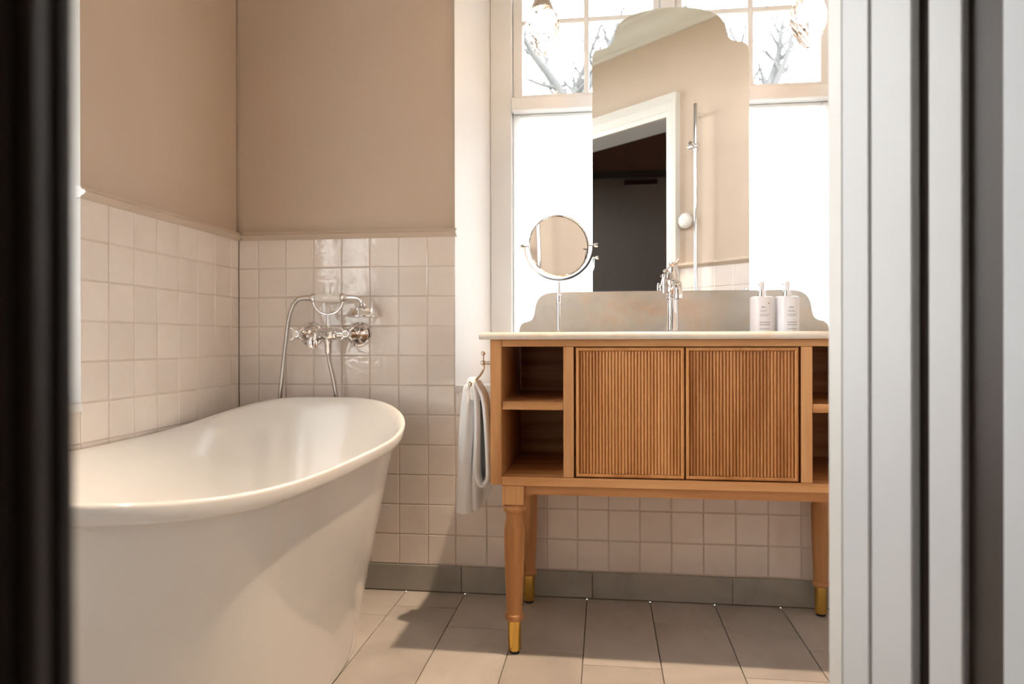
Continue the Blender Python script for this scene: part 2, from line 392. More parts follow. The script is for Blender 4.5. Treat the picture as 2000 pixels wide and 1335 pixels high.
rail('trim_1', 'beige dado rail on the window wall', (0, 0, 0), 0, XL+0.018, NX0+0.006, cap1=True)
rail('trim_2', 'beige dado rail on the side wall over the bathtub', (XL, 0, 0), PI/2, NY0-0.006, 0.0, cap0=True)
rail('trim_3', 'beige dado rail right of the doorway', (AX, AY, 0), ANG+PI, -SE, -0.07)
CP = [(0.0, -0.135), (-0.012, -0.135), (-0.016, -0.12), (-0.024, -0.115), (-0.03, -0.085), (-0.055, -0.05), (-0.085, -0.035), (-0.09, -0.022), (-0.10, -0.018), (-0.10, 0.0), (0.0, 0.0)]
def crown(name, label, loc, rz, x0, x1):
    bm = bmesh.new(); add_prism(bm, [(y+0.008, ZC-0.02+z) for y, z in CP], x0, x1, 'x')
    o = mesh_obj(name, bm, CROWN, None, 35); o.location = loc; o.rotation_euler = (0, 0, rz); struct(o, label)
crown('trim_4', 'cream crown moulding over the window', (0, 0, 0), 0, XL, XR)
crown('trim_5', 'cream crown moulding on the side wall', (XL, 0, 0), PI/2, -2.7, 0)
crown('trim_6', 'cream crown moulding over the doorway wall', (AX, AY, 0), ANG+PI, -SE, -SS)

# ---------------------------------------------------------------- windows (local x along the wall, local +y outwards)
def window(name, label, loc, rz):
    o = empty(name, loc, rz); struct(o, label); HW = 0.715; HI = 0.626
    for s in (-1, 1):
        bm = bmesh.new(); add_prism(bm, [(s*HW, 0.0), (s*HI, 0.2), (s*HI, 0.36), (s*HW, 0.36)], Z5, ZN, 'z'); mesh_obj('reveal', bm, WHITE, o)
    box('sill', -HW, HW, -0.004, 0.36, Z5-0.02, Z5, WHITE, o); box('niche_head', -HW, HW, 0.0, 0.36, ZN-0.01, ZN, WHITE, o)
    fr = bmesh.new()
    for s in (-1, 1): add_box(fr, min(s*HI, s*0.548), max(s*HI, s*0.548), 0.195, 0.30, Z5, ZN-0.01, 0.003)
    add_box(fr, -0.548, 0.548, 0.195, 0.30, 2.26, ZN-0.01, 0.003)
    mesh_obj('frame', fr, WHITE, o)
    box('mullion', -0.024, 0.024, 0.20, 0.29, Z5, 2.26, WHITE, o, 0.003)
    box('transom', -0.548, 0.548, 0.172, 0.29, 1.653, 1.70, WHITE, o, 0.004)
    for s in (-1, 1):
        def bx(bm, a, b, *r): add_box(bm, min(s*a, s*b), max(s*a, s*b), *r)
        bm = bmesh.new()
        bx(bm, 0.546, 0.512, 0.215, 0.265, 1.70, 2.26, 0.003); bx(bm, 0.026, 0.05, 0.215, 0.265, 1.70, 2.26, 0.003)
        bx(bm, 0.512, 0.05, 0.215, 0.265, 1.70, 1.722, 0.003); bx(bm, 0.512, 0.05, 0.215, 0.265, 2.235, 2.26, 0.003)
        sash = mesh_obj('upper_sash', bm, WHITE, o)
        vx = 0.283
        bm = bmesh.new(); bx(bm, vx-0.009, vx+0.009, 0.225, 0.255, 1.722, 2.235, 0.002); mesh_obj('muntin', bm, WHITE, sash)
        bm = bmesh.new(); bx(bm, 0.512, 0.05, 0.226, 0.254, 1.977, 1.994, 0.002); mesh_obj('muntin', bm, WHITE, sash)
        for a, b in ((0.05, vx-0.009), (vx+0.009, 0.512)):
            for c, d in ((1.722, 1.977), (1.994, 2.235)):
                bm = bmesh.new(); bx(bm, a, b, 0.238, 0.241, c, d); mesh_obj('pane', bm, GLASS, sash)
        bm = bmesh.new()
        bx(bm, 0.546, 0.518, 0.215, 0.265, Z5+0.005, 1.652, 0.003); bx(bm, 0.026, 0.05, 0.215, 0.265, Z5+0.005, 1.652, 0.003)
        bx(bm, 0.518, 0.05, 0.215, 0.265, Z5+0.005, 0.745, 0.003); bx(bm, 0.518, 0.05, 0.215, 0.265, 1.632, 1.652, 0.003)
        sash = mesh_obj('lower_sash', bm, WHITE, o)
        bm = bmesh.new(); bx(bm, 0.05, 0.518, 0.238, 0.241, 0.745, 1.632); mesh_obj('pane', bm, GLASS, sash)
    return o
WB = window('window_1', 'tall white casement window behind the vanity', (0.22, 0, 0), 0)
WL = window('window_2', 'white casement window over the near end of the bathtub', (XL, (NY0+NY1)/2, 0), PI/2)
def curtain(win, s, label):
    bm = bmesh.new(); n = 70; x0, x1 = (0.030, 0.542); rows = []
    ph = random.uniform(0, 6)
    for k, z in enumerate([1.634, 1.622, 1.61, 1.45, 1.2, 0.95, 0.72]):
        r = []
        for i in range(n+1):
            t = i/n; x = x0+(x1-x0)*t
            a = 0.0035+0.0025*min(1, k/4)
            y = 0.195+a*(math.sin(t*62+ph+0.4*math.sin(t*9))+0.5*math.sin(t*31+ph*2+k*0.15))
            r.append(bm.verts.new((s*x, y, z)))
        rows.append(r)
    for a, b in zip(rows, rows[1:]):
        for i in range(n): bm.faces.new((a[i], a[i+1], b[i+1], b[i]))
    o = mesh_obj('sheer_curtain', bm, SHEER, None, 180); o.location = win.location; o.rotation_euler = win.rotation_euler
    tag(o, label, 'curtain')
curtain(WB, -1, 'sheer white curtain in the lower sash, behind the round shaving mirror')
curtain(WB, 1, 'sheer white curtain in the lower sash, behind the two white bottles')
curtain(WL, -1, 'sheer white curtain of the bathtub window, half nearer the doorway')
curtain(WL, 1, 'sheer white curtain of the bathtub window, half nearer the taps')

# ---------------------------------------------------------------- doorway (local frame of the slanting wall)
def doorway():
    o = empty('door_1', (AX, AY, 0), ANG); struct(o, 'cream doorway frame with a pale door leaf opened into the hall')
    H = 1.94; e = 0.0
    # room-side architrave: stepped profile, seen in the mirror
    def arch(pts_in, s):   # outline (x from the opening, y out of the wall)
        return [(s*x, y) for x, y in pts_in]
    prof = [(0.0, -0.008), (0.0, 0.010), (0.014, 0.012), (0.018, 0.016), (0.040, 0.018), (0.048, 0.026), (0.066, 0.026), (0.068, -0.008)]
    bm = bmesh.new(); add_prism(bm, arch(prof, 1), 0, H+0.068, 'z'); mesh_obj('architrave', bm, CASING, o)
    bm = bmesh.new(); add_prism(bm, [(-DW+x, y) for x, y in arch(prof, -1)], 0, H+0.068, 'z'); mesh_obj('architrave', bm, CASING, o)
    bm = bmesh.new(); add_prism(bm, [(y, H+x*1.6) for x, y in prof], -DW-0.068, 0.068, 'x'); mesh_obj('architrave_head', bm, CASING, o)
    # right jamb, bands running from the room into the hall (local -y)
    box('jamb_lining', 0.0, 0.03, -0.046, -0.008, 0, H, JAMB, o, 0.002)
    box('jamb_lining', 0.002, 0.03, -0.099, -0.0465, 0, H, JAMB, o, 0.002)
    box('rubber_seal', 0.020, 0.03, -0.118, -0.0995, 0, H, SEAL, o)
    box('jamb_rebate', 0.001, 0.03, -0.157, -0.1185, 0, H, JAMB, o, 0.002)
    box('hinge_gap_shade', 0.016, 0.03, -0.195, -0.1575, 0, H, BROWN, o)  # dark strip painted in for the shadow in the hinge gap
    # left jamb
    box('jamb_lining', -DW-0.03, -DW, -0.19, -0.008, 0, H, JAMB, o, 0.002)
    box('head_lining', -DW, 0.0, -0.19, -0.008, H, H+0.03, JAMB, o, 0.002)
    # hall-side dark brown architrave beside the camera
    hp = [(0.0, 0.0), (0.0, -0.008), (0.004, -0.011), (0.0075, -0.009), (0.009, -0.014), (0.013, -0.018), (0.017, -0.0185), (0.0205, -0.016), (0.022, -0.022), (0.07, -0.026), (0.085, 0.0)]
    bm = bmesh.new(); add_prism(bm, [(-DW-0.0005-x, -0.19+y) for x, y in hp], 0, H+0.08, 'z'); mesh_obj('hall_architrave', bm, BROWN, o)
    bm = bmesh.new(); add_prism(bm, [(-0.19+y, H+x) for x, y in hp], -DW-0.085, 0.02, 'x'); mesh_obj('hall_architrave_head', bm, BROWN, o)
    # the leaf, opened ninety degrees into the hall
    bm = bmesh.new(); add_box(bm, 0.004, 0.044, -0.197-0.87, -0.197, 0.008, H-0.004, 0.002); lf = mesh_obj('door_leaf', bm, LEAF, o)
    bm = bmesh.new(); add_tube(bm, [(0.004, -1.0, 1.0), (-0.045, -1.0, 1.0), (-0.05, -0.99, 1.0), (-0.05, -0.89, 1.0)], 0.009); mesh_obj('handle', bm, CHROME, lf, 50)
doorway()
# hall beyond
struct(box('wall_hall', -1.62, 1.72, -3.35, -3.25, -0.06, ZC, HALLP), 'red brown hall wall reflected in the big mirror')
struct(box('wall_hall_left', -1.62, -1.52, -3.25, -2.81, -0.06, ZC, HALLP), 'red brown hall wall, end of the hall')
struct(box('wall_hall_right', 1.66, 1.72, -3.25, -0.1, -0.06, ZC, HALLP), 'red brown hall wall behind the opened door leaf')
def hall_door():
    o = empty('door_2', (-0.15, -3.25, 0)); struct(o, 'dark taupe hall door with a closer, reflected in the big mirror')
    H = 2.08
    box('leaf', -0.62, 0.62, 0.0, 0.012, 0, H, HALLD, o, 0.002)
    bm = bmesh.new(); add_box(bm, -0.69, -0.62, 0, 0.03, 0, H+0.05, 0.003); add_box(bm, 0.62, 0.69, 0, 0.03, 0, H+0.05, 0.003); add_box(bm, -0.62, 0.62, 0, 0.03, H, H+0.05, 0.003)
    mesh_obj('frame', bm, BROWN, o)
    bm = bmesh.new(); add_box(bm, 0.30, 0.55, 0.012, 0.055, H-0.07, H-0.02, 0.006); mesh_obj('closer', bm, CHROME, o)
hall_door()

# ---------------------------------------------------------------- bathtub
def bathtub():
    cx, cy = -0.900, -0.733; N = 128; BF, BN, A0, NE = 0.631, 0.831, 0.354, 3.3
    o = empty('bathtub', (cx, cy, 0)); tag(o, 'white freestanding bathtub with sweeping raised ends and a tapered skirt', 'bathtub')
    def zr(v): return 0.581+(0.0765 if v > 0 else 0.0637)*abs(v)**3.2      # v: -1 near end .. 1 far end
    def ring(da, n, zf, db=None, dn=None):
        """da, db, dn: how far the ring lies inside the rim at the sides, far end and near end"""
        db = da if db is None else db; dn = db if dn is None else dn; r = []
        for i in range(N):
            t = 2*PI*i/N; c, s = math.cos(t), math.sin(t)
            v = math.copysign(abs(s)**(2/n), s)
            r.append(((A0-da)*math.copysign(abs(c)**(2/n), c), ((BF-db) if s > 0 else (BN-dn))*v, zf(v)))
        return r
    outer = []
    for k in range(0, 13):
        t = k/12; e = t**1.12; q = 1-e
        outer.append(ring(0.024+0.092*q, NE, (lambda v, t=t: 0.003+t*(zr(v)-0.035)), 0.026+0.172*q, 0.026+0.20*q))
    bm = bmesh.new(); add_rings(bm, outer); bm.verts.ensure_lookup_table()
    bm.faces.new(bm.verts[:N]); mesh_obj('skirt', bm, ENAMEL, o, 60)
    rr = [ring(d, NE, (lambda v, z=z: zr(v)+z)) for d, z in ((0.027, -0.031), (0.008, -0.032), (0.004, -0.029), (0.0025, -0.024), (0.0, -0.006), (0.001, -0.002), (0.004, 0.0), (0.009, -0.001), (0.016, -0.007), (0.025, -0.022))]
    for d, db, f in ((0.036, 0.045, 0.87), (0.052, 0.080, 0.70), (0.070, 0.125, 0.50), (0.088, 0.17, 0.34), (0.11, 0.215, 0.235), (0.15, 0.27, 0.185), (0.23, 0.40, 0.170), (0.31, 0.55, 0.167)):
        rr.append(ring(d, NE-0.4, (lambda v, f=f: zr(v)*f if f > 0.3 else f*(0.60+0.0*v)/0.60), db))
    rr.append([(0, -0.1, 0.166)])
    bm = bmesh.new(); add_rings(bm, rr); mesh_obj('basin', bm, ENAMEL, o, 60)
    lathe('drain', [(0, 0.173), (0.03, 0.173), (0.034, 0.168), (0.034, 0.160)], CHROME, o, T(0, -0.1, 0))
bathtub()

# ---------------------------------------------------------------- bath mixer and hand shower
def bath_mixer():
    cx = -0.909; z = 0.862; yb = -0.068; hs = 0.084
    o = empty('bath_mixer', (0, 0, 0)); tag(o, 'chrome wall bath mixer with cross handles above the bathtub', 'tap')
    tow = RX(PI/2)           # lathe axis z -> -y (into the room)
    for s in (-1, 1):
        M = T(cx+s*hs, 0, z) @ tow
        lathe('rosette', [(0, 0), (0.043, 0), (0.043, 0.004), (0.040, 0.010), (0.036, 0.012), (0.034, 0.016), (0.020, 0.030), (0.014, 0.034), (0.014, 0.05)], CHROME, o, M, 40)
        lathe('union_nut', [(0.012, 0.040), (0.019, 0.042), (0.020, 0.046), (0.020, 0.056), (0.017, 0.060), (0.020, 0.064), (0.020, 0.072), (0.016, 0.076), (0.018, 0.09), (0.014, 0.096), (0.011, 0.10), (0.011, 0.122), (0, 0.122)], CHROME, o, M, 24)
        h = lathe('cross_handle', [(0, 0.110), (0.012, 0.112), (0.015, 0.120), (0.014, 0.130), (0.011, 0.136), (0, 0.1365)], CHROME, o, M, 24)
        bm = bmesh.new()
        for k in range(4):
            a = k*PI/2+PI/4; d = Vector((math.cos(a), 0, math.sin(a))); p = Vector((cx+s*hs, -0.124, z))
            add_tube(bm, [p+d*0.008, p+d*0.016, p+d*0.024, p+d*0.029, p+d*0.033], [0.0045, 0.0035, 0.004, 0.0058, 0.002], 10)
        mesh_obj('spoke', bm, CHROME, h, 60)
        lathe('index_cap', [(0.009, 0.136), (0.009, 0.139), (0.006, 0.141), (0, 0.1415)], PORC, h, M, 20)
    bm = bmesh.new()
    toX = RY(PI/2)
    add_lathe(bm, [(0, -0.084), (0.017, -0.083), (0.019, -0.075), (0.019, -0.062), (0.014, -0.056), (0.014, -0.034), (0.020, -0.03), (0.021, -0.024), (0.018, -0.02), (0.021, -0.012), (0.022, 0.0), (0.021, 0.012), (0.018, 0.02), (0.021, 0.024), (0.020, 0.03), (0.014, 0.034), (0.014, 0.056), (0.019, 0.062), (0.019, 0.075), (0.017, 0.083), (0, 0.084)], 28, T(cx, yb, z) @ toX)
    mesh_obj('body', bm, CHROME, o, 35)
    # spout: forward from the middle, then down
    bm = bmesh.new(); p = catmull([(cx, yb-0.012, z+0.001), (cx, yb-0.06, z+0.004), (cx, yb-0.105, z+0.004), (cx, yb-0.128, z-0.012), (cx, yb-0.131, z-0.026)], 6)
    add_tube(bm, p, 0.0125, 16); add_lathe(bm, [(0.0125, 0.0), (0.0165, -0.002), (0.0175, -0.008), (0.0175, -0.024), (0.0165, -0.026), (0.012, -0.026), (0.010, -0.018), (0, -0.018)], 24, T(cx, yb-0.131, z-0.018))
    mesh_obj('spout', bm, CHROME, o, 40)
    # diverter knob on the left front
    lathe('diverter', [(0, 0.05), (0.009, 0.05), (0.012, 0.044), (0.012, 0.036), (0.008, 0.032), (0.008, 0.018)], CHROME, o, T(cx-0.028, yb, z) @ tow, 20)
    lathe('hose_outlet', [(0.016, -0.010), (0.017, -0.022), (0.0135, -0.030), (0.012, -0.034), (0.0115, -0.062), (0.009, -0.066), (0, -0.066)], CHROME, o, T(cx, yb, z), 24)
    # cradle: stem and U fork
    bm = bmesh.new(); add_lathe(bm, [(0.012, 0.016), (0.010, 0.024), (0.0065, 0.028), (0.006, 0.066)], 20, T(cx, yb, z))
    add_tube(bm, [(cx+0.053*math.cos(a), yb, z+0.118+0.053*math.sin(a)) for a in [PI+PI*k/24 for k in range(25)]], 0.0048, 12)
    mesh_obj('cradle', bm, CHROME, o, 40)
    return cx, yb, z
MX, MY, MZ = bath_mixer()
def hand_shower():
    z = MZ+0.121; o = empty('hand_shower', (0, 0, 0)); tag(o, 'hand shower with white porcelain grip resting on the bath mixer cradle', 'shower')
    toX = RY(PI/2); M = T(MX, MY, z) @ toX
    lathe('grip', [(0.0125, -0.044), (0.014, -0.036), (0.0155, -0.02), (0.016, 0), (0.0155, 0.02), (0.014, 0.036), (0.0125, 0.044)], PORC, o, M, 28)
    bm = bmesh.new()
    add_lathe(bm, [(0, -0.072), (0.009, -0.072), (0.0105, -0.066), (0.0105, -0.060), (0.014, -0.058), (0.0155, -0.054), (0.0155, -0.048), (0.0135, -0.044), (0.0, -0.044)], 24, M); mesh_obj('ferrule', bm, CHROME, o, 40)
    bm = bmesh.new(); add_lathe(bm, [(0.0, 0.044), (0.0135, 0.044), (0.0155, 0.047), (0.0155, 0.054), (0.012, 0.058), (0.013, 0.062), (0.008, 0.066), (0.0, 0.066)], 24, M)
    mesh_obj('ferrule', bm, CHROME, o, 40)
    p = catmull([(MX+0.062, MY, z), (MX+0.085, MY, z), (MX+0.105, MY, z-0.004), (MX+0.116, MY, z-0.016), (MX+0.119, MY, z-0.030)], 6)
    tube('neck', p, 0.0075, CHROME, o, 14)
    hz = z-0.036; hx = MX+0.119
    lathe('spray_head', [(0, 0.008), (0.012, 0.007), (0.016, 0.002), (0.040, 0.0), (0.043, -0.002), (0.0475, -0.024), (0.049, -0.0255), (0.049, -0.028), (0.044, -0.030), (0, -0.030)], CHROME, o, T(hx, MY, hz), 40)
    lathe('collar', [(0.0, 0.018), (0.010, 0.017), (0.012, 0.012), (0.012, 0.006), (0, 0.006)], CHROME, o, T(hx, MY, hz), 20)
    # hose: from the grip, down behind the tub, up to the mixer outlet
    pts = catmull([(MX-0.070, MY, z), (MX-0.100, MY, z-0.003), (MX-0.125, MY+0.006, z-0.024), (MX-0.143, MY+0.012, z-0.07), (MX-0.158, MY+0.02, z-0.15), (MX-0.173, MY+0.024, z-0.26), (MX-0.182, MY+0.026, z-0.34), (MX-0.180, MY+0.026, z-0.48), (MX-0.13, MY+0.026, z-0.60), (MX-0.04, MY+0.026, z-0.62), (MX+0.02, MY+0.026, z-0.52), (MX+0.022, MY+0.024, z-0.38), (MX+0.014, MY+0.018, z-0.29), (MX+0.004, MY+0.004, z-0.22), (MX, MY, z-0.187)], 46)
    bm = bmesh.new(); add_tube(bm, pts, [0.0074 if i % 2 else 0.0066 for i in range(len(pts))], 10); mesh_obj('hose', bm, STEELH, o, 180)
    tube('hose_cuff', [(MX-0.066, MY, z), (MX-0.085, MY, z), (MX-0.106, MY, z-0.004)], [0.0105, 0.0095, 0.0085], CHROME, o, 16)
hand_shower()

# ---------------------------------------------------------------- vanity cabinet
VC = 0.205                # centre line
VF, VB = -0.46, -0.022    # front and back of the case
def vanity():
    o = empty('vanity_cabinet', (VC, -0.24, 0)); tag(o, 'oak vanity cabinet with reeded doors, open end shelves and turned legs', 'cabinet')
    oy = -0.24
    def b(name, x0, x1, y0, y1, z0, z1, m, bev=0.0012, parent=None): return box(name, x0, x1, y0-oy, y1-oy, z0, z1, m, parent or o, bev)
    HWD = 0.507; zt, zb = 0.842, 0.457
    for s in (-1, 1):
        b('side_panel', min(s*HWD, s*0.477), max(s*HWD, s*0.477), VF-0.001, VB, zb, zt, WOODZ)
        b('divider', min(s*0.313, s*0.286), max(s*0.313, s*0.286), VF+0.001, VB, 0.479, 0.823, WOODZ)
        b('shelf', min(s*0.4765, s*0.3135), max(s*0.4765, s*0.3135), VF+0.003, VB, 0.656, 0.678, WOODX)
    b('top_rail', -0.4765, 0.4765, VF, VB, 0.8235, zt, WOODX)
    b('bottom_board', -0.4765, 0.4765, VF-0.002, VB, 0.4555, 0.4785, WOODX)
    b('back_panel', -0.4765, 0.4765, VB-0.008, VB+0.002, 0.479, 0.823, WOODX, 0)
    # reeded doors
    for s, hx in ((-1, -0.281), (1, 0.001)):
        x0, x1 = hx+0.001, hx+0.279; z0, z1 = 0.4815, 0.8205; fwid = 0.0095; yf = VF+0.002
        d = empty('door', (0, 0, 0)); d.parent = o
        bm = bmesh.new(); add_prism(bm, [(0, 0)]*0 or [(x0, z0), (x1, z0), (x1, z1), (x0, z1)], yf+0.012-oy, yf+0.020-oy, 'y'); mesh_obj('door_board', bm, WOODD, d)
        fr = bmesh.new()      # half-round frame bead, mitred
        prof = [(0.0, 0.012), (0.0, 0.003), (0.002, 0.0), (0.006, -0.001), (fwid-0.001, 0.002), (fwid, 0.012)]
        rings = []
        for u, yy in prof: rings.append([(x0+u, yf+yy-oy, z0+u), (x1-u, yf+yy-oy, z0+u), (x1-u, yf+yy-oy, z1-u), (x0+u, yf+yy-oy, z1-u)])
        add_rings(fr, rings); mesh_obj('door_bead', fr, WOODD, d)
        nf = 31; a, c = x0+fwid, x1-fwid; pw = (c-a)/nf; pts = []
        for k in range(nf):
            for q in range(7):
                t = q/6; pts.append((a+pw*(k+0.04+0.92*t), yf+0.0095-0.0052*math.sqrt(max(0, 1-(2*t-1)**2))))
        bm = bmesh.new(); A = [bm.verts.new((x, y-oy, z0+fwid)) for x, y in pts]; B = [bm.verts.new((x, y-oy, z1-fwid)) for x, y in pts]
        for i in range(len(pts)-1): bm.faces.new((A[i], A[i+1], B[i+1], B[i]))
        mesh_obj('reeded_panel', bm, WOODD, d, 50)
    # closed carcass behind the doors
    b('inner_box', -0.285, 0.285, VF+0.024, VB-0.01, 0.4795, 0.8225, WOODX, 0)
    # apron with curved ends
    z1, z0 = 0.4555, 0.428; pts = [(-0.450, z1), (-0.450, 0.402), (-0.419, 0.402)]
    pts = [(-0.420, z1), (-0.420, 0.404)]
    for k in range(9):
        a = PI-PI/2*k/8; pts.append((-0.418+0.026+0.026*math.cos(a), 0.402+0.026*math.sin(a)))
    pts += [(-x, z) for x, z in pts[::-1]]
    for name, ya in (('apron', VF+0.022), ('apron', VB-0.03)):
        bm = bmesh.new(); add_prism(bm, pts, ya-oy, ya+0.020-oy, 'y'); mesh_obj(name, bm, WOODX, o)
    for s in (-1, 1): b('side_apron', min(s*0.455, s*0.435), max(s*0.455, s*0.435), VF+0.05, VB-0.05, 0.428, 0.4555, WOODY)
    for sx in (-1, 1):
        for ly in (-0.4285, -0.056):
            lx = sx*0.4475; lg = empty('leg', (lx, ly-oy, 0)); lg.parent = o
            box('leg_block', -0.0295, 0.0295, -0.0295, 0.0295, 0.4025, 0.4555, WOODZ, lg, 0.002)
            lathe('turned_shaft', [(0.0, 0.403), (0.024, 0.403), (0.028, 0.400), (0.031, 0.394), (0.032, 0.389), (0.030, 0.383), (0.0255, 0.380), (0.0232, 0.376), (0.0222, 0.368), (0.0228, 0.360), (0.0255, 0.346), (0.0278, 0.332), (0.0280, 0.315), (0.0270, 0.27), (0.0247, 0.20), (0.0218, 0.13), (0.0208, 0.109), (0.0215, 0.1065), (0.0245, 0.1045), (0.0258, 0.100), (0.0252, 0.095), (0.0235, 0.091), (0.020, 0.088), (0, 0.088)], WOODZ, lg, None, 32, 40)
            lathe('brass_ferrule', [(0.0, 0.0885), (0.0180, 0.0885), (0.0183, 0.086), (0.0178, 0.010), (0.0165, 0.008), (0, 0.008)], BRASS, lg, None, 28)
            lathe('foot_pad', [(0.0, 0.009), (0.013, 0.009), (0.014, 0.004), (0.013, 0.0), (0, 0.0)], BLACK, lg, None, 20)
vanity()

# ---------------------------------------------------------------- worktop with basin, backsplash, mirror
def worktop():
    o = empty('marble_worktop', (VC, -0.24, 0.842)); tag(o, 'pale marble worktop with an inset basin on the oak vanity', 'worktop')
    bm = bmesh.new(); X, ya, yb = 0.53, -0.478+0.24, -0.003+0.24; hx, ha, hb = 0.23, -0.40+0.24, -0.19+0.24
    for r in ((-X, X, ya, ha), (-X, X, hb, yb), (-X, -hx, ha, hb), (hx, X, ha, hb)): add_box(bm, *r, 0.0002, 0.0195, 0.0)
    mesh_obj('slab', bm, MARBLET, o)
    bm = bmesh.new(); add_prism(bm, [(ya, 0.0005), (ya-0.004, 0.004), (ya-0.005, 0.010), (ya-0.004, 0.016), (ya, 0.0193)], -X-0.004, X+0.004, 'x'); mesh_obj('nosing', bm, MARBLET, o, 60)
    bm = bmesh.new(); R = []
    for f, z in ((1.0, 0.019), (0.985, 0.0), (0.94, -0.012)):
        R.append([(sx*hx*f, (ha+hb)/2+sy*(hb-ha)/2*f, z) for sx, sy in ((-1, -1), (1, -1), (1, 1), (-1, 1))])
    add_rings(bm, R); bm.verts.ensure_lookup_table(); bm.faces.new(bm.verts[8:12]); mesh_obj('basin', bm, PORC, o)
worktop()
def mirrored(h): return [(VC-x, z) for x, z in h]+[(VC+x, z) for x, z in h[::-1]]
def smooth_poly(h, n=5):
    return [(p.x, p.y) for p in catmull([(x, z, 0) for x, z in h], n)]
bs = [(0.482, 0.8625)]+smooth_poly([(0.482, 0.868), (0.478, 0.886), (0.466, 0.898), (0.449, 0.903), (0.437, 0.913), (0.431, 0.933), (0.427, 0.957), (0.414, 0.980), (0.392, 0.992), (0.362, 0.996)])
bm = bmesh.new(); add_prism(bm, mirrored(bs), -0.026, -0.006, 'y')
tag(mesh_obj('marble_backsplash', bm, MARBLE), 'grey beige marble backsplash with scrolled ends behind the tap', 'backsplash')
ms = [(0.2435, 0.9963), (0.2435, 1.74)]+smooth_poly([(0.2435, 1.742), (0.240, 1.758), (0.229, 1.769), (0.212, 1.773), (0.194, 1.778), (0.182, 1.788), (0.175, 1.802), (0.1715, 1.818), (0.1655, 1.838), (0.150, 1.857), (0.122, 1.873), (0.080, 1.885), (0.04, 1.891)])+[(0.0, 1.893)]
ml = mirrored(ms); ml = [p for i, p in enumerate(ml) if i == 0 or (abs(p[0]-ml[i-1][0])+abs(p[1]-ml[i-1][1])) > 1e-6]
mo = empty('vanity_mirror', (0, 0, 0)); tag(mo, 'tall arched frameless mirror standing before the window', 'mirror')
bm = bmesh.new(); add_prism(bm, ml, -0.0295, -0.0285, 'y'); mesh_obj('mirror_face', bm, MIRROR, mo)
bm = bmesh.new(); add_prism(bm, ml, -0.0283, -0.022, 'y'); mesh_obj('mirror_back', bm, mat('grey_mirror_back', (0.30, 0.30, 0.30), 0.5), mo)
bm = bmesh.new(); [add_box(bm, VC+s*0.14-0.012, VC+s*0.14+0.012, -0.022, -0.006, 0.9965, 1.55, 0.001) for s in (-1, 1)]
mesh_obj('support_strip', bm, CHROME, mo)

# ---------------------------------------------------------------- faucet
ZK = 0.8617
def faucet():
    x, y = 0.203, -0.135; o = empty('basin_tap', (x, y, ZK)); tag(o, 'tall chrome basin tap in front of the mirror', 'tap')
    lathe('column', [(0, 0), (0.026, 0), (0.026, 0.003), (0.021, 0.006), (0.0185, 0.010), (0.0178, 0.10), (0.021, 0.103), (0.021, 0.108), (0.0185, 0.112), (0.0185, 0.120), (0.023, 0.124), (0.023, 0.150), (0.0245, 0.153), (0.0245, 0.158), (0.021, 0.163), (0.018, 0.176), (0.0145, 0.184), (0.0145, 0.196), (0.011, 0.200), (0, 0.201)], CHROME, o, None, 32)
    bm = bmesh.new(); add_tube(bm, catmull([(0.004, -0.012, 0.135), (0.004, -0.05, 0.143), (0.004, -0.09, 0.143), (0.004, -0.122, 0.130), (0.004, -0.130, 0.106)], 6), 0.0125, 16)
    add_lathe(bm, [(0.0125, 0.014), (0.0145, 0.012), (0.0145, 0), (0.010, 0), (0.010, 0.006), (0, 0.006)], 24, T(0.004, -0.130, 0.096)); mesh_obj('spout', bm, CHROME, o, 40)
    bm = bmesh.new(); add_lathe(bm, [(0, 0.006), (0.012, 0.006), (0.013, 0.001), (0.010, -0.004), (0, -0.004)], 24, T(0.001, 0, 0.206)); add_tube(bm, [(0.002, 0, 0.208), (0.012, -0.008, 0.211), (0.017, -0.016, 0.217), (0.018, -0.018, 0.223)], [0.005, 0.0045, 0.004, 0.0035], 10)
    add_tube(bm, [(-0.008, -0.004, 0.190), (-0.019, -0.006, 0.192)], [0.0045, 0.005], 10); mesh_obj('lever', bm, CHROME, o, 40)
    bm = bmesh.new(); add_tube(bm, [(-0.012, 0, 0.152), (-0.024, -0.006, 0.156)], 0.005, 10); add_tube(bm, [(-0.0245, -0.007, 0.168), (-0.0245, -0.007, 0.158), (-0.0255, -0.008, 0.142), (-0.025, -0.008, 0.120)], [0.004, 0.006, 0.0045, 0.0055], 12); mesh_obj('pop_up_rod', bm, CHROME, o, 40)
faucet()
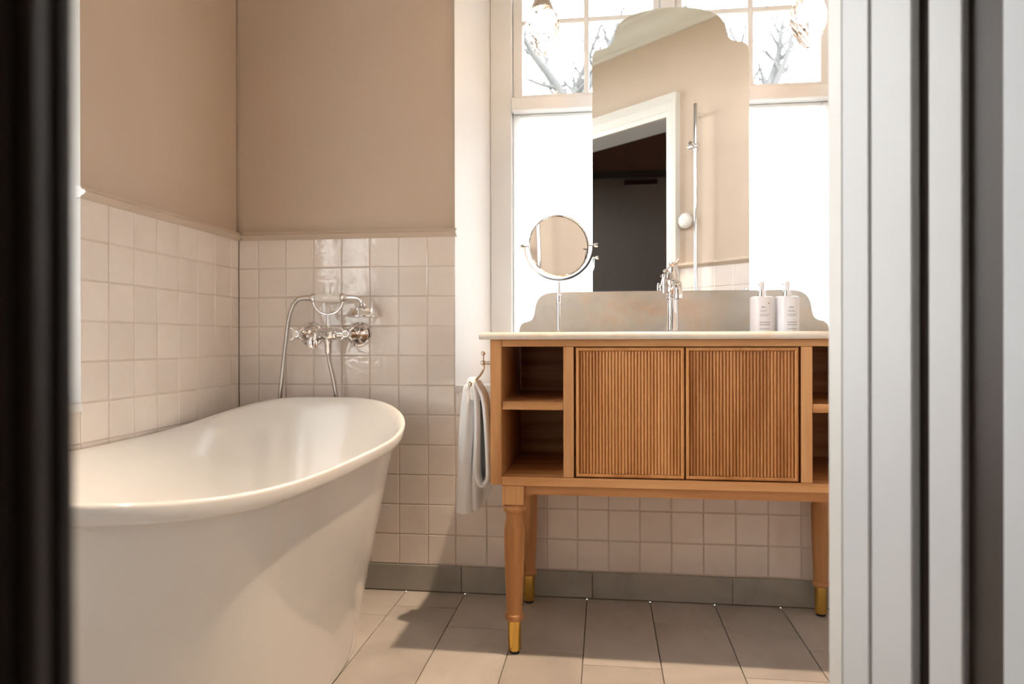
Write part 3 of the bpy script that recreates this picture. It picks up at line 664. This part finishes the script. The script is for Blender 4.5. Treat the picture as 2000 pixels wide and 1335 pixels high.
# ---------------------------------------------------------------- bottles
def bottle(x, y, label, zoff, rows, turn, dot):
    o = empty('soap_bottle', (x, y, ZK), turn); tag(o, label, 'bottle', 'white pump bottles on the worktop')
    R = 0.0335
    lathe('body', [(0, 0), (R-0.002, 0), (R, 0.002), (R, 0.100), (R-0.0015, 0.1035), (R-0.006, 0.105), (0.012, 0.106), (0, 0.106)], PLAST, o, None, 48, 40)
    lathe('pump_collar', [(0.0, 0.1055), (0.0125, 0.1055), (0.0128, 0.108), (0.0125, 0.124), (0.0085, 0.126), (0, 0.126)], CHROME, o, None, 24)
    bm = bmesh.new(); add_lathe(bm, [(0, 0.1255), (0.0066, 0.126), (0.0066, 0.137), (0.0074, 0.139), (0.0076, 0.148), (0.006, 0.150), (0, 0.150)], 20)
    add_tube(bm, [(0, 0.0, 0.145), (0, 0.022, 0.145), (0, 0.028, 0.142)], [0.005, 0.0042, 0.0035], 10); mesh_obj('pump_head', bm, PLAST, o, 40)
    bm = bmesh.new()
    def mark(u0, u1, z0, z1):
        n = max(1, int((u1-u0)/0.004)); q = []
        for i in range(n+1):
            a = -PI/2+(u0+(u1-u0)*i/n)/R; q.append([bm.verts.new(((R+0.0003)*math.cos(a), (R+0.0003)*math.sin(a), z)) for z in (z0, z1)])
        for a, b in zip(q, q[1:]): bm.faces.new((a[0], b[0], b[1], a[1]))
    random.seed(rows)
    u = -0.010
    for k in range(5): wd = random.uniform(0.0015, 0.003); mark(u, u+wd, 0.0715, 0.0715+random.choice([0.0022, 0.0034])); u += wd+0.0006
    for z, u0, u1 in ((0.0635, -0.013, 0.006), (0.0595, -0.013, 0.009 if rows == 2 else 0.004), (0.0515, -0.014, 0.014), (0.0475, -0.014, 0.009)):
        u = u0
        while u < u1: wd = random.uniform(0.001, 0.0022); mark(u, min(u+wd, u1), z, z+0.0014); u += wd+0.0005
    for z in (0.0275, 0.0205):
        for k in range(7): mark(-0.014+k*0.0043, -0.014+k*0.0043+0.0024, z, z+0.0032)
    u = -0.014
    while u < 0.013: wd = random.uniform(0.0012, 0.002); mark(u, u+wd, 0.0095, 0.0115); u += wd+0.0008
    if dot: mark(0.010, 0.0135, 0.0825, 0.0858)
    mesh_obj('print', bm, PRINT, o)
bottle(0.458, -0.16, 'white pump bottle with a dark dot in its print, next to the mirror edge', 0, 1, 0.05, True)
bottle(0.5295, -0.16, 'white pump bottle without a dot, beside the scrolled end of the backsplash', 0, 2, 0.22, False)

# ---------------------------------------------------------------- round shaving mirror
def shaving_mirror():
    x, y = -0.136, -0.19; zc = 1.1235; R = 0.094
    o = empty('shaving_mirror', (x, y, ZK)); tag(o, 'round chrome shaving mirror on a thin stand on the worktop', 'mirror')
    zc -= ZK
    lathe('stand', [(0, 0), (0.012, 0), (0.012, 0.003), (0.008, 0.006), (0.0062, 0.010), (0.0062, 0.090), (0.0088, 0.092), (0.0088, 0.112), (0.006, 0.115), (0.005, 0.155), (0, 0.155)], CHROME, o, None, 24)
    rr = R+0.009
    bm = bmesh.new(); p = [(rr*math.cos(a), 0, zc+rr*math.sin(a)*0.99) for a in [PI+0.02+(PI-0.04)*k/40 for k in range(41)]]
    R2 = []
    for (px, py, pz) in p:
        d = Vector((px, 0, pz-zc)).normalized(); c = Vector((px, py, pz))
        R2.append([c+d*0.0035+Vector((0, -0.003, 0)), c+d*0.0035+Vector((0, 0.003, 0)), c-d*0.0035+Vector((0, 0.003, 0)), c-d*0.0035+Vector((0, -0.003, 0))])
    add_rings(bm, R2, None, True); mesh_obj('yoke', bm, CHROME, o, 40)
    for q in (-1, 1):
        bm = bmesh.new(); add_lathe(bm, [(0, 0), (0.006, 0), (0.0065, 0.004), (0.0065, 0.011), (0, 0.012)], 16, T(q*(rr+0.002), 0, zc) @ RY(q*PI/2))
        add_tube(bm, [(q*(rr+0.004), 0, zc), (q*(R-0.004), 0, zc)], 0.003, 8); mesh_obj('pivot_knob', bm, CHROME, o, 40)
    M = T(0, 0, zc) @ RZ(0.335) @ RX(PI/2-0.07)
    lathe('disc_frame', [(0, -0.006), (R-0.004, -0.006), (R, -0.003), (R, 0.004), (R-0.003, 0.006), (R-0.0045, 0.004)], CHROME, o, M, 64)
    pr = [(0, 0.0012)]+[(R*0.95*k/10, 0.0012) for k in range(1, 11)]
    lathe('disc_glass', pr, MIRROR, o, M, 64, 180)
shaving_mirror()

# ---------------------------------------------------------------- towel hook and towel
def hook():
    x, y, z = -0.346, -0.315, 0.776
    o = empty('towel_hook', (-0.302, y, z)); tag(o, 'polished nickel towel hook on the left side of the vanity', 'hook')
    d = Vector((x+0.302, 0, 0))
    def lp(*a): return d+Vector(a)
    lathe('wall_plate', [(0, 0), (0.016, 0), (0.016, 0.003), (0.010, 0.006), (0, 0.006)], NICKEL, o, RY(-PI/2), 24)
    bm = bmesh.new(); add_tube(bm, [(-0.004, 0, 0), (-0.03, 0, 0), d], 0.0048, 12); add_lathe(bm, sphere_prof(0.0078), 20, T(*d))
    add_tube(bm, [d, lp(0, 0, 0.022)], 0.003, 10); add_lathe(bm, sphere_prof(0.0068), 20, T(*lp(0, 0, 0.027)))
    add_tube(bm, catmull([d, lp(0.001, 0, -0.018), lp(-0.008, -0.006, -0.036), lp(-0.022, -0.014, -0.051), lp(-0.030, -0.018, -0.058)], 6), 0.0032, 10); add_lathe(bm, sphere_prof(0.0088), 20, T(*lp(-0.032, -0.020, -0.060)))
    mesh_obj('arms', bm, NICKEL, o, 60)
hook()
def towel():
    o = empty('hand_towel', (-0.37, -0.31, 0.70)); tag(o, 'white terry hand towel hanging from the vanity hook', 'towel')
    ox, oy, oz = o.location
    def sheet(name, plan_top, plan_bot, z_top, z_bot, thick, ease=0.55):
        bm = bmesh.new(); n = 26; a = catmull([(x, y, 0) for x, y in plan_top], 5); b = catmull([(x, y, 0) for x, y in plan_bot], 5); rows = []
        for k in range(n+1):
            t = k/n; e = t**ease; r = []
            for i, (p, q) in enumerate(zip(a, b)):
                m = p.lerp(q, e); zz = z_top(i/len(a)) if callable(z_top) else z_top
                z = zz+(z_bot(i/len(a))-zz)*t
                wob = 0.002*math.sin(9*t+i*0.7)
                band = 0.0012*(math.sin((z-0.40)*400) if 0.385 < z < 0.415 else 0)
                r.append(bm.verts.new((m.x+wob-ox+band, m.y+wob*0.5-oy, z-oz)))
            rows.append(r)
        for p, q in zip(rows, rows[1:]):
            for i in range(len(p)-1): bm.faces.new((p[i], p[i+1], q[i+1], q[i]))
        ob = mesh_obj(name, bm, TOWEL, o, 180); s = ob.modifiers.new('thick', 'SOLIDIFY'); s.thickness = thick; s.offset = 0
        ss = ob.modifiers.new('soft', 'SUBSURF'); ss.levels = 1; ss.render_levels = 1
    # long outer flap with folds
    top = [(-0.396, -0.318), (-0.392, -0.330), (-0.386, -0.336), (-0.380, -0.334), (-0.376, -0.322), (-0.370, -0.318), (-0.366, -0.322)]
    bot = [(-0.428, -0.270), (-0.418, -0.318), (-0.400, -0.338), (-0.384, -0.330), (-0.380, -0.300), (-0.368, -0.330), (-0.356, -0.280)]
    sheet('long_flap', top, bot, lambda u: 0.722-0.02*abs(u-0.5), lambda u: 0.337+0.018*u, 0.011)
    # inner fold hanging behind, in the shade
    sheet('back_flap', [(-0.372, -0.312), (-0.362, -0.300), (-0.352, -0.290)], [(-0.362, -0.270), (-0.345, -0.262), (-0.332, -0.256)], lambda u: 0.715-0.01*u, lambda u: 0.352+0.05*u, 0.009)
    # loop folded over: a thick strip going down, round the bottom and up again
    path = catmull([(-0.378, 0, 0.722), (-0.366, 0, 0.700), (-0.360, 0, 0.64), (-0.360, 0, 0.55), (-0.361, 0, 0.47), (-0.352, 0, 0.436), (-0.338, 0, 0.433), (-0.328, 0, 0.455), (-0.3295, 0, 0.53), (-0.335, 0, 0.62), (-0.344, 0, 0.680), (-0.366, 0, 0.722)], 6)
    bm = bmesh.new(); rings = []
    for i, p in enumerate(path):
        t = (path[min(i+1, len(path)-1)]-path[max(i-1, 0)]).normalized(); nrm = Vector((-t.z, 0, t.x)); wy = 0.030+0.018*min(1, 2.2*min(i, len(path)-1-i)/len(path))
        c = Vector((p.x-ox, 0, p.z-oz)); h = 0.0072
        sec = [(-wy, -h*0.5), (-wy*1.04, 0), (-wy, h*0.5), (-wy*0.8, h), (0, h), (wy, h), (wy, -h), (0, -h), (-wy*0.8, -h)]
        rings.append([c+Vector((0, a, 0))+nrm*b for a, b in sec])
    add_rings(bm, rings, None, True); mesh_obj('folded_loop', bm, TOWEL, o, 60)
    bm = bmesh.new()   # top bunch over the hook
    add_rings(bm, [[(-0.376-ox+r*0.9*math.cos(2*PI*k/16)+0.012*q, -0.318-oy+r*math.sin(2*PI*k/16), z-oz) for k in range(16)] for q, r, z in ((0, 0.010, 0.735), (0, 0.017, 0.728), (0, 0.021, 0.715), (0.3, 0.024, 0.695), (0.6, 0.022, 0.67))], None, True)
    mesh_obj('gathered_top', bm, TOWEL, o, 60)
towel()

# ---------------------------------------------------------------- lamps
def pendant(x, y, label, zh):
    o = empty('pendant_lamp', (x, y, ZC)); tag(o, label, 'lamp', 'crystal pendant lamps before the window')
    zc = zh-ZC
    tube('cord', [(0, 0, 0), (0, 0, zc+0.09)], 0.0025, BLACK, o, 8)
    lathe('ceiling_cup', [(0, -0.001), (0.045, -0.001), (0.045, -0.012), (0.02, -0.028), (0.004, -0.032), (0, -0.032)], NICKEL, o, None, 32)
    lathe('cap', [(0, zc+0.095), (0.008, zc+0.094), (0.011, zc+0.08), (0.022, zc+0.062), (0.024, zc+0.042), (0.021, zc+0.038), (0.026, zc+0.034), (0.0285, zc+0.020), (0.032, zc+0.016), (0.035, zc+0.004), (0.036, zc), (0.034, zc)], NICKEL, o, None, 36)
    bm = bmesh.new(); N = 28; rings = []
    prof = [(0.034, 0.0), (0.041, -0.012), (0.046, -0.024), (0.0495, -0.036), (0.051, -0.048), (0.0505, -0.060), (0.0485, -0.073), (0.045, -0.086), (0.040, -0.099), (0.0335, -0.112), (0.026, -0.124), (0.017, -0.134), (0.008, -0.141)]
    for j, (r, z) in enumerate(prof):
        rings.append([((r*(1.0+(0.05 if (i+j) % 2 else -0.02)))*math.cos(2*PI*(i)/N), (r*(1.0+(0.05 if (i+j) % 2 else -0.02)))*math.sin(2*PI*i/N), z+zc) for i in range(N)])
    rings.append([(0, 0, zc-0.145)]); add_rings(bm, rings); mesh_obj('crystal_shade', bm, CRYSTAL, o)
    lathe('bulb', [(0, zc-0.062)]+[(0.017*math.sin(PI*k/10), zc-0.045-0.017*math.cos(PI*k/10)) for k in range(1, 9)]+[(0.009, zc-0.025), (0.009, zc-0.018), (0, zc-0.018)], BULB, o, None, 16, 60)
pendant(-0.190, -0.12, 'lit crystal pinecone pendant lamp above the shaving mirror', 1.866)
pendant(0.600, -0.12, 'lit crystal pinecone pendant lamp above the white bottles', 1.848)
def spot(x, y, label, watt, color, size=PI*0.75, aim=None):
    o = empty('ceiling_spotlight', (x, y, ZC)); tag(o, label, 'lamp')
    lathe('trim_ring', [(0.034, -0.0005), (0.050, -0.0005), (0.050, -0.004), (0.046, -0.007), (0.036, -0.006), (0.034, -0.002)], WHITE, o, None, 32)
    lathe('lens', [(0, -0.002), (0.034, -0.002)], DISC, o, None, 32)
    l = bpy.data.lights.new('ceiling_spotlight_offscreen', 'SPOT'); l.energy = watt; l.color = color; l.spot_size = size; l.spot_blend = 0.5; l.shadow_soft_size = 0.02
    lo = bpy.data.objects.new('ceiling_spotlight_offscreen', l); col.objects.link(lo); lo.parent = o; lo.location = (0, 0, -0.02)
    if aim: lo.rotation_euler = (Vector(aim)-Vector((x, y, ZC-0.02))).to_track_quat('-Z', 'Y').to_euler()
spot(0.16, -0.56, 'recessed warm ceiling spotlight over the vanity', SPOT_W, (1.0, 0.75, 0.52), math.radians(58), (-0.30, -1.0, 0))

# ---------------------------------------------------------------- things on the doorway wall, seen in the mirror
def shower_rail():
    o = empty('shower_rail', (AX, AY, 0), ANG); tag(o, 'slim chrome shower riser rail right of the doorway, reflected in the big mirror', 'rail')
    s, y = 0.204, 0.055
    tube('pole', [(s, y, 0.45), (s, y, 1.945)], 0.0095, CHROME, o, 16)
    for z in (0.52, 1.90): tube('bracket', [(s, -0.002, z), (s, y, z)], 0.008, CHROME, o, 12)
    bm = bmesh.new(); add_tube(bm, [(s-0.03, y+0.008, 1.745), (s+0.022, y+0.012, 1.745)], 0.011, 14); add_tube(bm, [(s, y, 1.725), (s, y, 1.765)], 0.014, 14); add_tube(bm, [(s, y, 1.745), (s+0.005, y+0.05, 1.752)], 0.009, 12); mesh_obj('slider', bm, CHROME, o, 50)
shower_rail()
k = lathe('wall_knob', [(0, 0.036), (0.012, 0.035), (0.026, 0.030), (0.036, 0.019), (0.039, 0.008), (0.037, 0.0), (0.030, -0.006), (0, -0.006)], PORC, None, None, 32, 180)
k.matrix_world = T(AX, AY, 0) @ RZ(ANG) @ T(0.112, 0.0, 1.415) @ RX(-PI/2)
tag(k, 'white domed wall button beside the door casing, reflected in the big mirror', 'button')

# ---------------------------------------------------------------- outdoors
struct(box('ground', -80, 80, -80, 80, -3.6, -3.5, GRASS), 'winter ground outside the windows')
def tree(x, y, fork, seed, label, angles):
    """trunk up to the fork, limbs fanning out, side branches and twigs"""
    rnd = random.Random(seed); bm = bmesh.new()
    def shoot(p, ang, tilt, L, r, level):
        n = 6; pts = [p.copy()]; rs = [r]; a = ang
        for i in range(n):
            a += rnd.uniform(-0.16, 0.16)-0.05*a
            d = Vector((math.sin(a), math.sin(tilt)*0.6, math.cos(a))).normalized()
            p = p+d*L/n; pts.append(p.copy()); rs.append(r*(1-0.72*(i+1)/n))
        add_tube(bm, pts, rs, (8, 6, 5, 4)[level], False)
        if level < 3:
            for i in range(1, n+1):
                for q in range(2 if level == 0 and i > 2 else 1):
                    side = (-1 if (i+q) % 2 else 1)
                    shoot(pts[i], a+side*rnd.uniform(0.45, 0.95), tilt+rnd.uniform(-1.0, 1.0), L*rnd.uniform(0.28, 0.42), max(0.007, rs[i]*0.55), level+1)
    z0 = -3.5; k = 8
    tr = [Vector((0.03*math.sin(i*1.3), 0.02*math.cos(i), fork*0+(fork-z0)*i/k)) for i in range(k+1)]
    add_tube(bm, tr, [0.20-0.07*i/k for i in range(k+1)], 10, True)
    for j, g in enumerate(angles): shoot(tr[-1]-Vector((0, 0, 0.25*(j % 3))), math.radians(g), (-0.5, 0.4, 0.0, 0.6, -0.3)[j % 5], 2.1-0.25*(j % 2), (0.105, 0.085, 0.075)[j % 3], 0)
    o = mesh_obj('bare_tree', bm, BARK, None, 180); o.location = (x, y, z0); tag(o, label, 'tree', 'bare trees outside the window')
tree(2.72, 10.5, 4.95, 4, 'bare winter tree outside the window, right of the big mirror', (-30, -7, 12, 34, -46))
tree(-0.62, 10.9, 5.2, 9, 'bare winter tree outside the window, left of the big mirror', (-36, -14, 6, 26, 46))
